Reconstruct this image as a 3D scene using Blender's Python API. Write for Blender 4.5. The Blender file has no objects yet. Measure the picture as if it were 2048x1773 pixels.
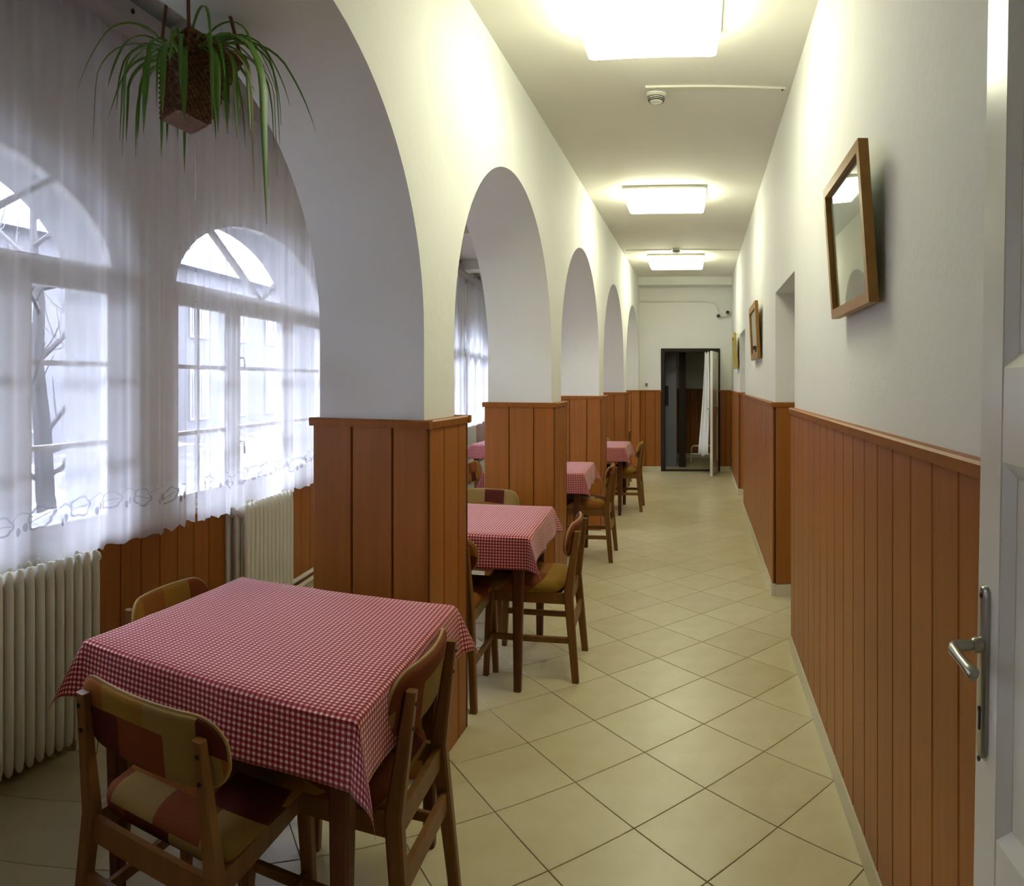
import bpy, bmesh, math, random
from math import sin, cos, pi, atan2, hypot, sqrt, radians, tan
from mathutils import Vector, Matrix

SC = bpy.context.scene
COL = SC.collection
random.seed(7)

# ------------------------------------------------------------------ camera
# the photograph is a swept phone panorama: a cylindrical camera, 1400 px per radian
EYE = 1.48
F, PX, PY = 1400.0, 1400.0, 763.0
cam_d = bpy.data.cameras.new('camera')
cam = bpy.data.objects.new('camera', cam_d)
COL.objects.link(cam)
cam.location = (0, 0, EYE)
cam.rotation_euler = (pi / 2, 0, 0)
cam_d.type = 'PANO'
cam_d.panorama_type = 'CENTRAL_CYLINDRICAL'
cam_d.central_cylindrical_range_u_min = -PX / F
cam_d.central_cylindrical_range_u_max = (2048 - PX) / F
cam_d.central_cylindrical_range_v_min = -(1773 - PY) / F
cam_d.central_cylindrical_range_v_max = PY / F
cam_d.central_cylindrical_radius = 1.0
cam_d.clip_start = 0.02
SC.camera = cam

# ------------------------------------------------------------------ world, exposure
world = bpy.data.worlds.new('overcast_sky')
SC.world = world
world.use_nodes = True
bg = world.node_tree.nodes['Background']
bg.inputs[0].default_value = (0.80, 0.835, 1.0, 1)
bg.inputs[1].default_value = 15.5
SC.view_settings.view_transform = 'Standard'
SC.view_settings.look = 'None'
SC.view_settings.gamma = 1
SC.view_settings.use_curve_mapping = False
SC.view_settings.exposure = 0.66
cy = SC.cycles
cy.max_bounces = 6
cy.diffuse_bounces = 4
cy.glossy_bounces = 2
cy.transmission_bounces = 2
cy.transparent_max_bounces = 8
cy.caustics_reflective = False
cy.caustics_refractive = False
cy.use_light_tree = False
cy.use_adaptive_sampling = True
cy.adaptive_threshold = .03
LAMP_COLOR = (0.98, 1.0, 0.72)
LAMP_STRENGTH = 9.7

# ------------------------------------------------------------------ materials
def mat(name, color=(.8, .8, .8), rough=.6, metal=0.0, spec=.5, coat=0.0):
    m = bpy.data.materials.new(name)
    m.use_nodes = True
    b = m.node_tree.nodes['Principled BSDF']
    b.inputs['Base Color'].default_value = (*color, 1)
    b.inputs['Roughness'].default_value = rough
    b.inputs['Metallic'].default_value = metal
    b.inputs['Specular IOR Level'].default_value = spec
    b.inputs['Coat Weight'].default_value = coat
    b.inputs['Coat Roughness'].default_value = .12
    return m

class N:
    """small wrapper for wiring nodes"""
    def __init__(s, m):
        s.t = m.node_tree
        s.b = s.t.nodes.get('Principled BSDF')
    def add(s, kind, **kw):
        n = s.t.nodes.new(kind)
        for k, v in kw.items():
            setattr(n, k, v)
        return n
    def link(s, a, b):
        s.t.links.new(a, b)
    def coords(s, which='Object', scale=(1, 1, 1), rot=(0, 0, 0)):
        tc = s.add('ShaderNodeTexCoord')
        mp = s.add('ShaderNodeMapping')
        mp.inputs['Scale'].default_value = scale
        mp.inputs['Rotation'].default_value = rot
        s.link(tc.outputs[which], mp.inputs[0])
        return mp.outputs[0]
    def noise(s, vec, scale=5, detail=3, rough=.5):
        n = s.add('ShaderNodeTexNoise')
        n.inputs['Scale'].default_value = scale
        n.inputs['Detail'].default_value = detail
        n.inputs['Roughness'].default_value = rough
        s.link(vec, n.inputs['Vector'])
        return n.outputs['Fac']
    def ramp(s, fac, stops, mode='LINEAR'):
        r = s.add('ShaderNodeValToRGB')
        r.color_ramp.interpolation = mode
        e = r.color_ramp.elements
        while len(e) < len(stops):
            e.new(.5)
        for el, (p, c) in zip(e, stops):
            el.position = p
            el.color = (*c, 1)
        s.link(fac, r.inputs[0])
        return r.outputs[0]
    def math(s, op, a, b=None):
        n = s.add('ShaderNodeMath', operation=op)
        for i, v in enumerate((a, b)):
            if v is None:
                continue
            if isinstance(v, (int, float)):
                n.inputs[i].default_value = v
            else:
                s.link(v, n.inputs[i])
        return n.outputs[0]
    def bump(s, h, strength=.2, dist=.01):
        n = s.add('ShaderNodeBump')
        n.inputs['Strength'].default_value = strength
        n.inputs['Distance'].default_value = dist
        s.link(h, n.inputs['Height'])
        s.link(n.outputs[0], s.b.inputs['Normal'])
    def color(s, c):
        s.link(c, s.b.inputs['Base Color'])

def mul(c, k):
    return tuple(v * k for v in c)

def plaster(name, c, rough=.75, bump=.25):
    m = mat(name, c, rough, spec=.3)
    n = N(m)
    v = n.coords()
    f = n.noise(v, 1.7, 4)
    n.color(n.ramp(f, [(.3, mul(c, .95)), (.7, c)]))
    h = n.noise(v, 22, 4, .6)
    n.bump(h, bump, .006)
    return m

def wood(name, dark, light, rough=.45, scale=1.0, coat=0.0, axis=2):
    m = mat(name, dark, rough, spec=.28, coat=coat)
    n = N(m)
    sc = [38 * scale] * 3
    sc[axis] = 1.6 * scale
    v = n.coords('Object', tuple(sc))
    oi = n.add('ShaderNodeObjectInfo')
    ad = n.add('ShaderNodeVectorMath', operation='ADD')
    n.link(v, ad.inputs[0])
    k = n.math('MULTIPLY', oi.outputs['Random'], 57.0)
    n.link(k, ad.inputs[1])
    f = n.noise(ad.outputs[0], 1.0, 5, .6)
    f2 = n.math('ADD', n.math('MULTIPLY', f, .8), n.math('MULTIPLY', oi.outputs['Random'], .16))
    n.color(n.ramp(f2, [(.25, dark), (.75, light)]))
    n.bump(f, .06, .003)
    return m

M = {}
M['wall'] = plaster('white_plaster', (.80, .80, .77))
M['ceiling'] = plaster('ceiling_plaster', (.80, .775, .70), bump=.12)
M['wainscot'] = wood('varnished_pine_wainscot', (.255, .082, .012), (.36, .122, .019), .42)
M['wainscot_dark'] = wood('groove_backing', (.06, .018, .006), (.08, .024, .008), .6)
M['chairwood'] = wood('oak_chair_wood', (.155, .064, .015), (.245, .108, .029), .42, .8)
M['tablewood'] = wood('dark_table_wood', (.085, .026, .010), (.13, .042, .016), .42, .8)
M['framewood'] = wood('picture_frame_wood', (.29, .14, .028), (.40, .20, .045), .4, axis=1)
M['goldframe'] = mat('gilded_frame', (.52, .40, .12), .35, .4)
M['white_paint'] = mat('white_gloss_paint', (.72, .70, .64), .22, spec=.6)
M['window_paint'] = mat('white_window_paint', (.80, .80, .80), .4)
M['radiator'] = mat('radiator_enamel', (.70, .68, .58), .35)
M['metal'] = mat('worn_nickel', (.36, .35, .31), .28, .9)
M['darkmetal'] = mat('dark_metal', (.03, .03, .03), .4, .6)
M['plastic'] = mat('white_plastic', (.72, .70, .62), .4)
M['blackslot'] = mat('dark_slot', (.02, .018, .015), .7)
M['skirting'] = mat('cream_skirting_tile', (.60, .54, .38), .3)
M['doorframe'] = mat('dark_brown_door_frame', (.030, .020, .017), .7, spec=.2)
M['greydoor'] = mat('grey_painted_door', (.26, .25, .30), .5)
M['cord'] = mat('brown_cord', (.14, .055, .025), .8)
M['soil'] = mat('potting_soil', (.02, .014, .01), .9)
M['rail_board'] = plaster('grey_rail_board', (.40, .37, .36), bump=.1)
M['snow'] = plaster('snow', (.80, .81, .84), .6, .5)
m = mat('snow_patched_ground', (.3, .3, .3), .9)
n = N(m)
f = n.noise(n.coords('Object', (1, 1, 1)), .9, 5, .65)
n.color(n.ramp(f, [(.40, (.06, .058, .055)), (.58, (.09, .09, .09)), (.62, (.55, .55, .58))]))
M['ground'] = m
M['roughcast'] = plaster('pale_roughcast', (.46, .465, .48), .9, .9)
M['bark'] = mat('bare_bark', (.045, .042, .042), .9)
M['house'] = plaster('house_render', (.085, .086, .092), .8)
M['house_roof'] = plaster('grey_slate_roof', (.10, .105, .115), .8)
M['house_trim'] = mat('house_window_trim', (.15, .15, .16), .6)
M['housewin'] = mat('house_window', (.035, .037, .042), .35)
M['evergreen'] = mat('evergreen_needles', (.075, .085, .08), .9)
M['mount'] = mat('picture_mount', (.55, .42, .22), .7)

# floor tiles
m = mat('cream_floor_tile', (.55, .48, .28), .30, spec=.5)
n = N(m)
v = n.coords('Object', (1, 1, 1))
oi = n.add('ShaderNodeObjectInfo')
f = n.noise(v, 7, 4, .6)
f = n.math('ADD', n.math('MULTIPLY', f, .75), n.math('MULTIPLY', oi.outputs['Random'], .25))
n.color(n.ramp(f, [(.28, (.50, .43, .245)), (.5, (.56, .49, .29)), (.72, (.60, .54, .33))]))
h = n.noise(v, 12, 3)
n.bump(h, .06, .004)
M['tile'] = m
M['grout'] = mat('grout', (.12, .095, .045), .9)

# gingham cloth
m = mat('red_gingham', (.6, .1, .1), .85, spec=.2)
n = N(m)
uv = n.add('ShaderNodeUVMap')
sep = n.add('ShaderNodeSeparateXYZ')
n.link(uv.outputs[0], sep.inputs[0])
PER = .0138
def stripe(o):
    a = n.math('FRACT', n.math('MULTIPLY', o, 1 / PER))
    return n.math('LESS_THAN', a, .54)
s2 = n.math('ADD', stripe(sep.outputs[0]), stripe(sep.outputs[1]))
s2 = n.math('MULTIPLY', s2, .5)
n.color(n.ramp(s2, [(0, (.80, .60, .58)), (.4, (.46, .085, .10)), (.8, (.24, .010, .016))], 'CONSTANT'))
n.b.inputs['Sheen Weight'].default_value = .15
wv = n.noise(uv.outputs[0], 900, 1)
n.bump(wv, .15, .001)
M['gingham'] = m

# patchwork upholstery
m = mat('patchwork_upholstery', (.5, .2, .05), .9, spec=.2)
n = N(m)
v = n.coords('Object', (7.5, 7.5, 9.5))
oi = n.add('ShaderNodeObjectInfo')
sp = n.add('ShaderNodeSeparateXYZ')
n.link(v, sp.inputs[0])
rows = n.math('FLOOR', n.math('ADD', sp.outputs[2], n.math('MULTIPLY', sp.outputs[1], .9)))
shift = n.math('MULTIPLY', rows, .37)
colx = n.math('FLOOR', n.math('ADD', sp.outputs[0], shift))
rnd = n.math('MULTIPLY', oi.outputs['Random'], 91.0)
cb = n.add('ShaderNodeCombineXYZ')
n.link(colx, cb.inputs[0])
n.link(rows, cb.inputs[1])
n.link(n.math('FLOOR', rnd), cb.inputs[2])
wn = n.add('ShaderNodeTexWhiteNoise')
n.link(cb.outputs[0], wn.inputs[0])
n.color(n.ramp(wn.outputs['Value'], [(0, (.25, .082, .012)), (.22, (.085, .014, .008)), (.38, (.27, .14, .018)),
                                     (.60, (.26, .165, .05)), (.82, (.17, .042, .010))], 'CONSTANT'))
h = n.noise(n.coords('Object', (1, 1, 1)), 260, 2)
n.bump(h, .3, .002)
M['fabric'] = m
M['piping'] = mat('tan_edge_piping', (.36, .23, .09), .8)

# wicker, leaves
m = mat('brown_wicker', (.13, .055, .02), .7)
n = N(m)
f = n.noise(n.coords('Object', (60, 60, 60)), 1, 2)
n.color(n.ramp(f, [(.3, (.075, .026, .010)), (.75, (.20, .085, .030))]))
M['wicker'] = m
m = mat('spider_plant_leaf', (.10, .22, .03), .45)
n = N(m)
uv = n.add('ShaderNodeUVMap')
sp = n.add('ShaderNodeSeparateXYZ')
n.link(uv.outputs[0], sp.inputs[0])
n.color(n.ramp(sp.outputs[1], [(0, (.25, .36, .10)), (.25, (.09, .22, .018)), (.85, (.07, .19, .012)), (1, (.20, .17, .05))]))
n.b.inputs['Subsurface Weight'].default_value = 0
M['leaf'] = m
M['dryleaf'] = mat('dry_leaf', (.30, .25, .12), .8)

def glass(name, tint=(1, 1, 1), fres=.02):
    m = bpy.data.materials.new(name)
    m.use_nodes = True
    t = m.node_tree
    t.nodes.clear()
    out = t.nodes.new('ShaderNodeOutputMaterial')
    mix = t.nodes.new('ShaderNodeMixShader')
    tr = t.nodes.new('ShaderNodeBsdfTransparent')
    tr.inputs[0].default_value = (*tint, 1)
    gl = t.nodes.new('ShaderNodeBsdfGlossy')
    gl.inputs['Roughness'].default_value = .02
    lw = t.nodes.new('ShaderNodeLayerWeight')
    lw.inputs[0].default_value = .5
    pw = t.nodes.new('ShaderNodeMath')
    pw.operation = 'POWER'
    pw.inputs[1].default_value = 5.0
    t.links.new(lw.outputs['Facing'], pw.inputs[0])
    mr = t.nodes.new('ShaderNodeMapRange')
    mr.inputs['To Min'].default_value = fres
    t.links.new(pw.outputs[0], mr.inputs[0])
    t.links.new(mr.outputs[0], mix.inputs[0])
    t.links.new(tr.outputs[0], mix.inputs[1])
    t.links.new(gl.outputs[0], mix.inputs[2])
    t.links.new(mix.outputs[0], out.inputs[0])
    return m
M['glass'] = glass('window_glass', (.93, .95, .97))
M['pictureglass'] = glass('picture_glass', (1, 1, 1), .045)

def sheer(name, opacity, col, border=0.0):
    m = bpy.data.materials.new(name)
    m.use_nodes = True
    t = m.node_tree
    t.nodes.clear()
    out = t.nodes.new('ShaderNodeOutputMaterial')
    mix = t.nodes.new('ShaderNodeMixShader')
    tr = t.nodes.new('ShaderNodeBsdfTransparent')
    df = t.nodes.new('ShaderNodeBsdfDiffuse')
    tl = t.nodes.new('ShaderNodeBsdfTranslucent')
    m2 = t.nodes.new('ShaderNodeMixShader')
    m2.inputs[0].default_value = .66
    for d in (df, tl):
        d.inputs['Color'].default_value = (*col, 1)
    t.links.new(df.outputs[0], m2.inputs[1])
    t.links.new(tl.outputs[0], m2.inputs[2])
    lw = t.nodes.new('ShaderNodeLayerWeight')
    lw.inputs[0].default_value = .35
    mr = t.nodes.new('ShaderNodeMapRange')
    mr.inputs['To Min'].default_value = opacity
    mr.inputs['To Max'].default_value = min(1, opacity + .28)
    t.links.new(lw.outputs['Facing'], mr.inputs[0])
    fac = mr.outputs[0]
    if border:                                  # the woven border along the hem is denser cloth
        tc = t.nodes.new('ShaderNodeTexCoord')
        sx = t.nodes.new('ShaderNodeSeparateXYZ')
        t.links.new(tc.outputs['Object'], sx.inputs[0])
        br = t.nodes.new('ShaderNodeMapRange')
        br.inputs['From Min'].default_value = 1.02
        br.inputs['From Max'].default_value = .90
        br.inputs['To Max'].default_value = border
        t.links.new(sx.outputs[2], br.inputs[0])
        ad = t.nodes.new('ShaderNodeMath')
        ad.operation = 'ADD'
        ad.use_clamp = True
        t.links.new(fac, ad.inputs[0])
        t.links.new(br.outputs[0], ad.inputs[1])
        fac = ad.outputs[0]
    t.links.new(fac, mix.inputs[0])
    t.links.new(tr.outputs[0], mix.inputs[1])
    t.links.new(m2.outputs[0], mix.inputs[2])
    t.links.new(mix.outputs[0], out.inputs[0])
    return m
M['sheer'] = sheer('sheer_curtain_voile', .30, (.90, .90, .94), .22)
M['embroidery'] = sheer('embroidered_voile', .66, (.40, .40, .45))

m = bpy.data.materials.new('lamp_diffuser')
m.use_nodes = True
b = m.node_tree.nodes['Principled BSDF']
b.inputs['Base Color'].default_value = (.8, .8, .75, 1)
b.inputs['Emission Color'].default_value = (*LAMP_COLOR, 1)
b.inputs['Emission Strength'].default_value = LAMP_STRENGTH
M['lamp'] = m

def painting(name, stops, scale):
    m = mat(name, (.5, .5, .5), .6)
    n = N(m)
    v = n.coords('Object', (1, 1, 1))
    sp = n.add('ShaderNodeSeparateXYZ')
    n.link(v, sp.inputs[0])
    f = n.noise(v, scale, 5, .65)
    g = n.math('ADD', n.math('MULTIPLY', sp.outputs[2], 1.5), n.math('MULTIPLY', f, .55))
    n.color(n.ramp(g, stops))
    return m
M['print_land'] = painting('landscape_print', [(0, (.36, .38, .22)), (.2, (.55, .55, .36)), (.36, (.46, .54, .42)), (.5, (.50, .62, .56)), (.7, (.62, .70, .64))], 9)
M['print_brown'] = painting('sepia_print', [(0, (.25, .12, .03)), (.4, (.45, .28, .10)), (.7, (.55, .40, .2))], 14)

# ------------------------------------------------------------------ mesh helpers
class MB:
    def __init__(s):
        s.v, s.f, s.uv = [], [], None
    def box(s, a, b):
        x0, y0, z0 = a
        x1, y1, z1 = b
        i = len(s.v)
        s.v += [(x0, y0, z0), (x1, y0, z0), (x1, y1, z0), (x0, y1, z0), (x0, y0, z1), (x1, y0, z1), (x1, y1, z1), (x0, y1, z1)]
        s.f += [tuple(i + k for k in q) for q in ((3, 2, 1, 0), (4, 5, 6, 7), (0, 1, 5, 4), (1, 2, 6, 5), (2, 3, 7, 6), (3, 0, 4, 7))]
        return s
    def loft(s, rings, cap=True):
        """rings: equal-length vertex loops, ordered counter-clockwise seen from the far end"""
        i = len(s.v)
        n_ = len(rings[0])
        for r in rings:
            s.v += [tuple(p) for p in r]
        for k in range(len(rings) - 1):
            for j in range(n_):
                a = i + k * n_ + j
                b_ = i + k * n_ + (j + 1) % n_
                s.f.append((a, b_, b_ + n_, a + n_))
        if cap:
            s.f.append(tuple(i + j for j in reversed(range(n_))))
            s.f.append(tuple(i + (len(rings) - 1) * n_ + j for j in range(n_)))
        return s
    def bar(s, p, q, w0, d0, w1=None, d1=None, side=(1, 0, 0)):
        """tapered rectangular bar from p to q; w along 'side', d across"""
        w1 = w0 if w1 is None else w1
        d1 = d0 if d1 is None else d1
        p, q, side = Vector(p), Vector(q), Vector(side)
        ax = (q - p).normalized()
        side = (side - ax * side.dot(ax)).normalized()
        up = ax.cross(side)
        rings = []
        for c, w, d in ((p, w0, d0), (q, w1, d1)):
            k = min(w, d) * .16
            hw, hd = w / 2, d / 2
            rings.append([c + side * x + up * y for x, y in ((hw - k, -hd), (hw, -hd + k), (hw, hd - k), (hw - k, hd), (-hw + k, hd), (-hw, hd - k), (-hw, -hd + k), (-hw + k, -hd))])
        return s.loft(rings)
    def tube(s, pts, r, n=8, cap=True):
        pts = [Vector(p) for p in pts]
        rs = r if isinstance(r, (list, tuple)) else [r] * len(pts)
        ref = Vector((0, 0, 1))
        if abs((pts[-1] - pts[0]).normalized().z) > .9:
            ref = Vector((1, 0, 0))
        rings = []
        for k, p in enumerate(pts):
            t = (pts[min(k + 1, len(pts) - 1)] - pts[max(k - 1, 0)]).normalized()
            a = t.cross(ref)
            if a.length < 1e-4:
                a = t.cross(Vector((0, 1, 0)))
            a.normalize()
            b_ = t.cross(a)
            rings.append([p + (a * cos(2 * pi * j / n) + b_ * sin(2 * pi * j / n)) * rs[k] for j in range(n)])
        return s.loft(rings, cap)
    def lathe(s, prof, c, n=24, axis='Z'):
        rings = []
        for r, h in prof:
            ring = []
            for j in range(n):
                a = 2 * pi * j / n
                p = (r * cos(a), r * sin(a), h)
                if axis == 'X':
                    p = (h, r * cos(a), r * sin(a))
                elif axis == 'Y':
                    p = (r * sin(a), h, r * cos(a))
                ring.append((c[0] + p[0], c[1] + p[1], c[2] + p[2]))
            rings.append(ring)
        return s.loft(rings)
    def prism(s, poly, z0, z1):
        return s.loft([[(x, y, z0) for x, y in poly], [(x, y, z1) for x, y in poly]])
    def mesh(s, name, material, smooth=35):
        me = bpy.data.meshes.new(name)
        me.from_pydata(s.v, [], s.f)
        if s.uv:
            l = me.uv_layers.new(name='UVMap')
            for lp in me.loops:
                l.data[lp.index].uv = s.uv[lp.vertex_index]
        me.materials.append(M[material])
        me.update()
        if smooth:
            for p in me.polygons:
                p.use_smooth = True
            me.set_sharp_from_angle(angle=radians(smooth))
        return me
    def build(s, name, material, parent=None, smooth=35, fix=False):
        me = s.mesh(name, material, smooth)
        if fix:
            bm = bmesh.new()
            bm.from_mesh(me)
            bmesh.ops.remove_doubles(bm, verts=bm.verts, dist=1e-5)
            bmesh.ops.recalc_face_normals(bm, faces=bm.faces)
            bm.to_mesh(me)
            bm.free()
        return place(name, me, parent)

def place(name, me, parent=None, loc=None, rz=None):
    o = bpy.data.objects.new(name, me)
    COL.objects.link(o)
    if parent:
        o.parent = parent
    if loc:
        o.location = loc
    if rz is not None:
        o.rotation_euler = (0, 0, rz)
    return o

def empty(name, loc=(0, 0, 0), rz=0):
    o = place(name, None, None, loc, rz)
    o.empty_display_size = .1
    return o

def tag(o, label, cat, group=None):
    o['label'] = label
    o['category'] = cat
    if group:
        o['group'] = group
    return o

def struct(o, label=None, cat=None):
    o['kind'] = 'structure'
    if label:
        o['label'] = label
    if cat:
        o['category'] = cat
    return o

def copy_tree(o, parent=None):
    c = o.copy()
    COL.objects.link(c)
    c.parent = parent
    for ch in o.children:
        copy_tree(ch, c)
    return c

def chamfer_box(mb, a, b, k):
    """box with all vertical and horizontal edges chamfered by k"""
    x0, y0, z0 = a
    x1, y1, z1 = b
    def ring(z, e):
        X0, X1, Y0, Y1 = x0 + e, x1 - e, y0 + e, y1 - e
        return [(X0 + k, Y0, z), (X1 - k, Y0, z), (X1, Y0 + k, z), (X1, Y1 - k, z), (X1 - k, Y1, z), (X0 + k, Y1, z), (X0, Y1 - k, z), (X0, Y0 + k, z)]
    return mb.loft([ring(z0, k * .8), ring(z0 + k, 0), ring(z1 - k, 0), ring(z1, k * .8)])

# ------------------------------------------------------------------ dimensions
XL, XG = -1.0, -1.45          # arcade wall: corridor face, gallery face
XR = .52                      # right wall plaster face
YB, YE = -.8, 11.5            # back wall, end wall
YG = 14.4                     # end of the gallery
ZC = 3.16                     # ceiling
DADO = 1.335
PITCH, ARCH0, HALF, SPRING = 2.24, 1.447, .957, 1.655
WW = .15                      # the window wall leaves the corridor's axis by 0.15 rad
DW = 2.0                      # its distance from the camera
def G(d, s, z=0.0):           # window wall frame -> world
    return (-d * cos(WW) - s * sin(WW), -d * sin(WW) + s * cos(WW), z)

# ------------------------------------------------------------------ floor
fl = MB().box((-4.6, -1.2, -.16), (1.6, YG + .3, -.004)).build('floor', 'grout', smooth=0)
struct(fl, 'cream ceramic floor tiles laid diagonally along the corridor', 'floor')
TS, TA = .337, radians(45.3)
ex = Vector((-sin(TA), cos(TA)))
ey = Vector((cos(TA), sin(TA)))
T0 = Vector((.0212, 2.069))
tile_mb = MB()
hz = TS / 2 - .0016
tile_mb.loft([[(x * hz, y * hz, -.01) for x, y in ((-1, -1), (1, -1), (1, 1), (-1, 1))],
              [(x * hz, y * hz, -.0012) for x, y in ((-1, -1), (1, -1), (1, 1), (-1, 1))],
              [(x * (hz - .0015), y * (hz - .0015), 0) for x, y in ((-1, -1), (1, -1), (1, 1), (-1, 1))]])
tile_me = tile_mb.mesh('tile', 'tile', 0)
spots = []
for i in range(-25, 60):
    for j in range(-30, 50):
        p = T0 + ex * ((i + .5) * TS) + ey * ((j + .5) * TS)
        x, y = p
        if y < YB or y > YG or x > .95:
            continue
        if y > YE + .1 and x > -1.1 and y > 13.6:
            continue
        if -x > (DW + .36 + y * sin(WW)) / cos(WW):
            continue
        phi = atan2(x, y)
        seen = -1.02 < phi < .3 and y > .2 and x < .66
        spots.append((0 if seen else 1, hypot(x, y), x, y))
spots.sort()
for q, r_, x, y in spots[:300]:
    place('tile', tile_me, fl, (x, y, 0), TA)
rest = MB()
for q, r_, x, y in spots[300:]:
    i = len(rest.v)
    for vx, vy, vz in tile_mb.v:
        rest.v.append((x + vx * cos(TA) - vy * sin(TA), y + vx * sin(TA) + vy * cos(TA), vz))
    rest.f += [tuple(i + k for k in f_) for f_ in tile_mb.f]
if rest.v:
    o = rest.build('tile_field', 'tile', fl, 0)
    o['kind'] = 'stuff'

# ------------------------------------------------------------------ wainscot helper
board_cache = {}
def board_mesh(w, h, t, material):
    key = (round(w, 3), round(h, 3), t, material)
    if key not in board_cache:
        c = .0035
        board_cache[key] = MB().prism([(0, 0), (w, 0), (w, t - c), (w - c, t), (c, t), (0, t - c)], 0, h).mesh('board', material, 0)
    return board_cache[key]

def wainscot(parent, a, b, z0=.085, z1=DADO, pitch=.159, t=.022, rail=True, offset=0.0, cap=.012, skirt=True, skirt_mat='skirting'):
    """boards along a->b on the left-hand side of that direction"""
    a, b = Vector(a), Vector(b)
    L = (b - a).length
    d = (b - a) / L
    ang = atan2(d.y, d.x)
    def put(name, me, x, z):
        p = a + d * x
        return place(name, me, parent, (p.x, p.y, z), ang)
    put('backing', MB().box((0, .001, 0), (L, .010, z1 - z0 - .01)).mesh('backing', 'wainscot_dark', 0), 0, z0)
    edges = [0.0]
    x = offset if offset > 0 else pitch
    while x < L - .02:
        edges.append(x)
        x += pitch
    edges.append(L)
    rh = .032 if rail else 0
    for x0, x1 in zip(edges, edges[1:]):
        put('board', board_mesh(x1 - x0 - .005, z1 - z0 - rh, t, 'wainscot'), x0 + .0025, z0)
    if rail:
        mb = MB()
        mb.loft([[(-cap, 0, 0), (-cap, t + .006, 0), (L + cap, t + .006, 0), (L + cap, 0, 0)],
                 [(-cap, 0, rh - .006), (-cap, t + .010, rh - .006), (L + cap, t + .010, rh - .006), (L + cap, 0, rh - .006)],
                 [(-cap, 0, rh), (-cap, t + .005, rh), (L + cap, t + .005, rh), (L + cap, 0, rh)]])
        o = put('dado_rail', mb.mesh('dado_rail', 'wainscot', 0), 0, z1 - rh)
        bm = bmesh.new(); bm.from_mesh(o.data); bmesh.ops.recalc_face_normals(bm, faces=bm.faces); bm.to_mesh(o.data); bm.free()
    if skirt:
        put('skirting_tile', MB().box((-.0, .002, 0), (L, t + .006, z0 - .002)).mesh('skirting_tile', skirt_mat, 0), 0, 0)

# ------------------------------------------------------------------ right wall
D1, D2 = (3.82, 4.80), (8.05, 9.08)
HEAD = 2.09
mb = MB()
for y0, y1 in ((YB, D1[0]), (D1[1], D2[0]), (D2[1], YE)):
    mb.box((XR, y0, 0), (XR + .35, y1, ZC))
for y0, y1 in (D1, D2):
    mb.box((XR, y0, HEAD), (XR + .35, y1, ZC))
wr = struct(mb.build('wall_right', 'wall', smooth=0), 'white plastered corridor wall above brown wainscot, with two doorways', 'wall')
# direction chosen so that the left-hand side faces the corridor
wainscot(wr, (XR, YB + .02), (XR, D1[0]), offset=(1.287 - YB - .02) % .159)
wainscot(wr, (XR, D1[1]), (XR, D2[0]), offset=.09)
wainscot(wr, (XR, D2[1]), (XR, YE), offset=.11)
for y0, y1 in (D1, D2):
    wainscot(wr, (XR + .30, y1), (XR, y1), offset=.14)             # far jamb, facing the camera
    wainscot(wr, (XR, y0), (XR + .30, y0), offset=.14)
def plain_door(name, y0, y1):
    e = empty(name, (XR + .31, (y0 + y1) / 2, 0))
    w = (y1 - y0) / 2
    for sgn in (-1, 1):
        MB().box((0, sgn * w - (.1 if sgn > 0 else 0), 0), (.04, sgn * w + (.1 if sgn < 0 else 0), HEAD)).build('stile', 'white_paint', e, 0)
    for z0, z1 in ((0, .2), (.95, 1.08), (HEAD - .12, HEAD)):
        MB().box((.001, -w + .1, z0), (.039, w - .1, z1)).build('rail', 'white_paint', e, 0)
    for z0, z1 in ((.2, .95), (1.08, HEAD - .12)):
        MB().box((.013, -w + .1, z0), (.027, w - .1, z1)).build('panel', 'white_paint', e, 0)
    MB().tube([(.0, -w + .05, 1.05), (-.05, -w + .05, 1.05), (-.055, -w + .16, 1.05)], .009).build('handle', 'metal', e)
    return e
struct(plain_door('door_2', *D1), 'closed white panel door set back in the nearer side doorway', 'door')
struct(plain_door('door_3', *D2), 'closed white panel door set back in the farther side doorway', 'door')

# ------------------------------------------------------------------ arcade wall
ARCH1X = .25
LEDGE = .095                  # the wainscot box reaches past the plaster on each pier's far side
piers = [(YB, ARCH0 - HALF - ARCH1X)]   # (near, far) of each pier
piers = piers + [(ARCH0 + PITCH * k + HALF, ARCH0 + PITCH * (k + 1) - HALF) for k in range(5)]
piers[-1] = (piers[-1][0], YG)
mb = MB()
ZT = ZC + .02
for y0, y1 in piers:
    mb.box((XG, y0, 0), (XL, y1, ZT))
NS = 40
for k in range(5):
    c = ARCH0 + PITCH * k
    ext = ARCH1X if k == 0 else 0.0           # the first arch is wider: flat crown
    ys = [c - HALF * cos(pi * j / NS) - (ext if j <= NS // 2 else 0) for j in range(NS + 1)]
    zs = [SPRING + HALF * sin(pi * j / NS) for j in range(NS + 1)]
    if ext:
        ys.insert(NS // 2 + 1, c)
        zs.insert(NS // 2 + 1, SPRING + HALF)
    i = len(mb.v)
    for y, z in zip(ys, zs):
        mb.v += [(XL, y, z), (XL, y, ZT), (XG, y, z), (XG, y, ZT)]
    for j in range(len(ys) - 1):
        a = i + 4 * j
        mb.f += [(a, a + 4, a + 5, a + 1), (a + 2, a + 3, a + 7, a + 6), (a, a + 2, a + 6, a + 4)]
wa = struct(mb.build('wall_arcade', 'wall', smooth=30), 'white arcade wall of round arches on wainscoted pillars', 'wall')
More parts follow.
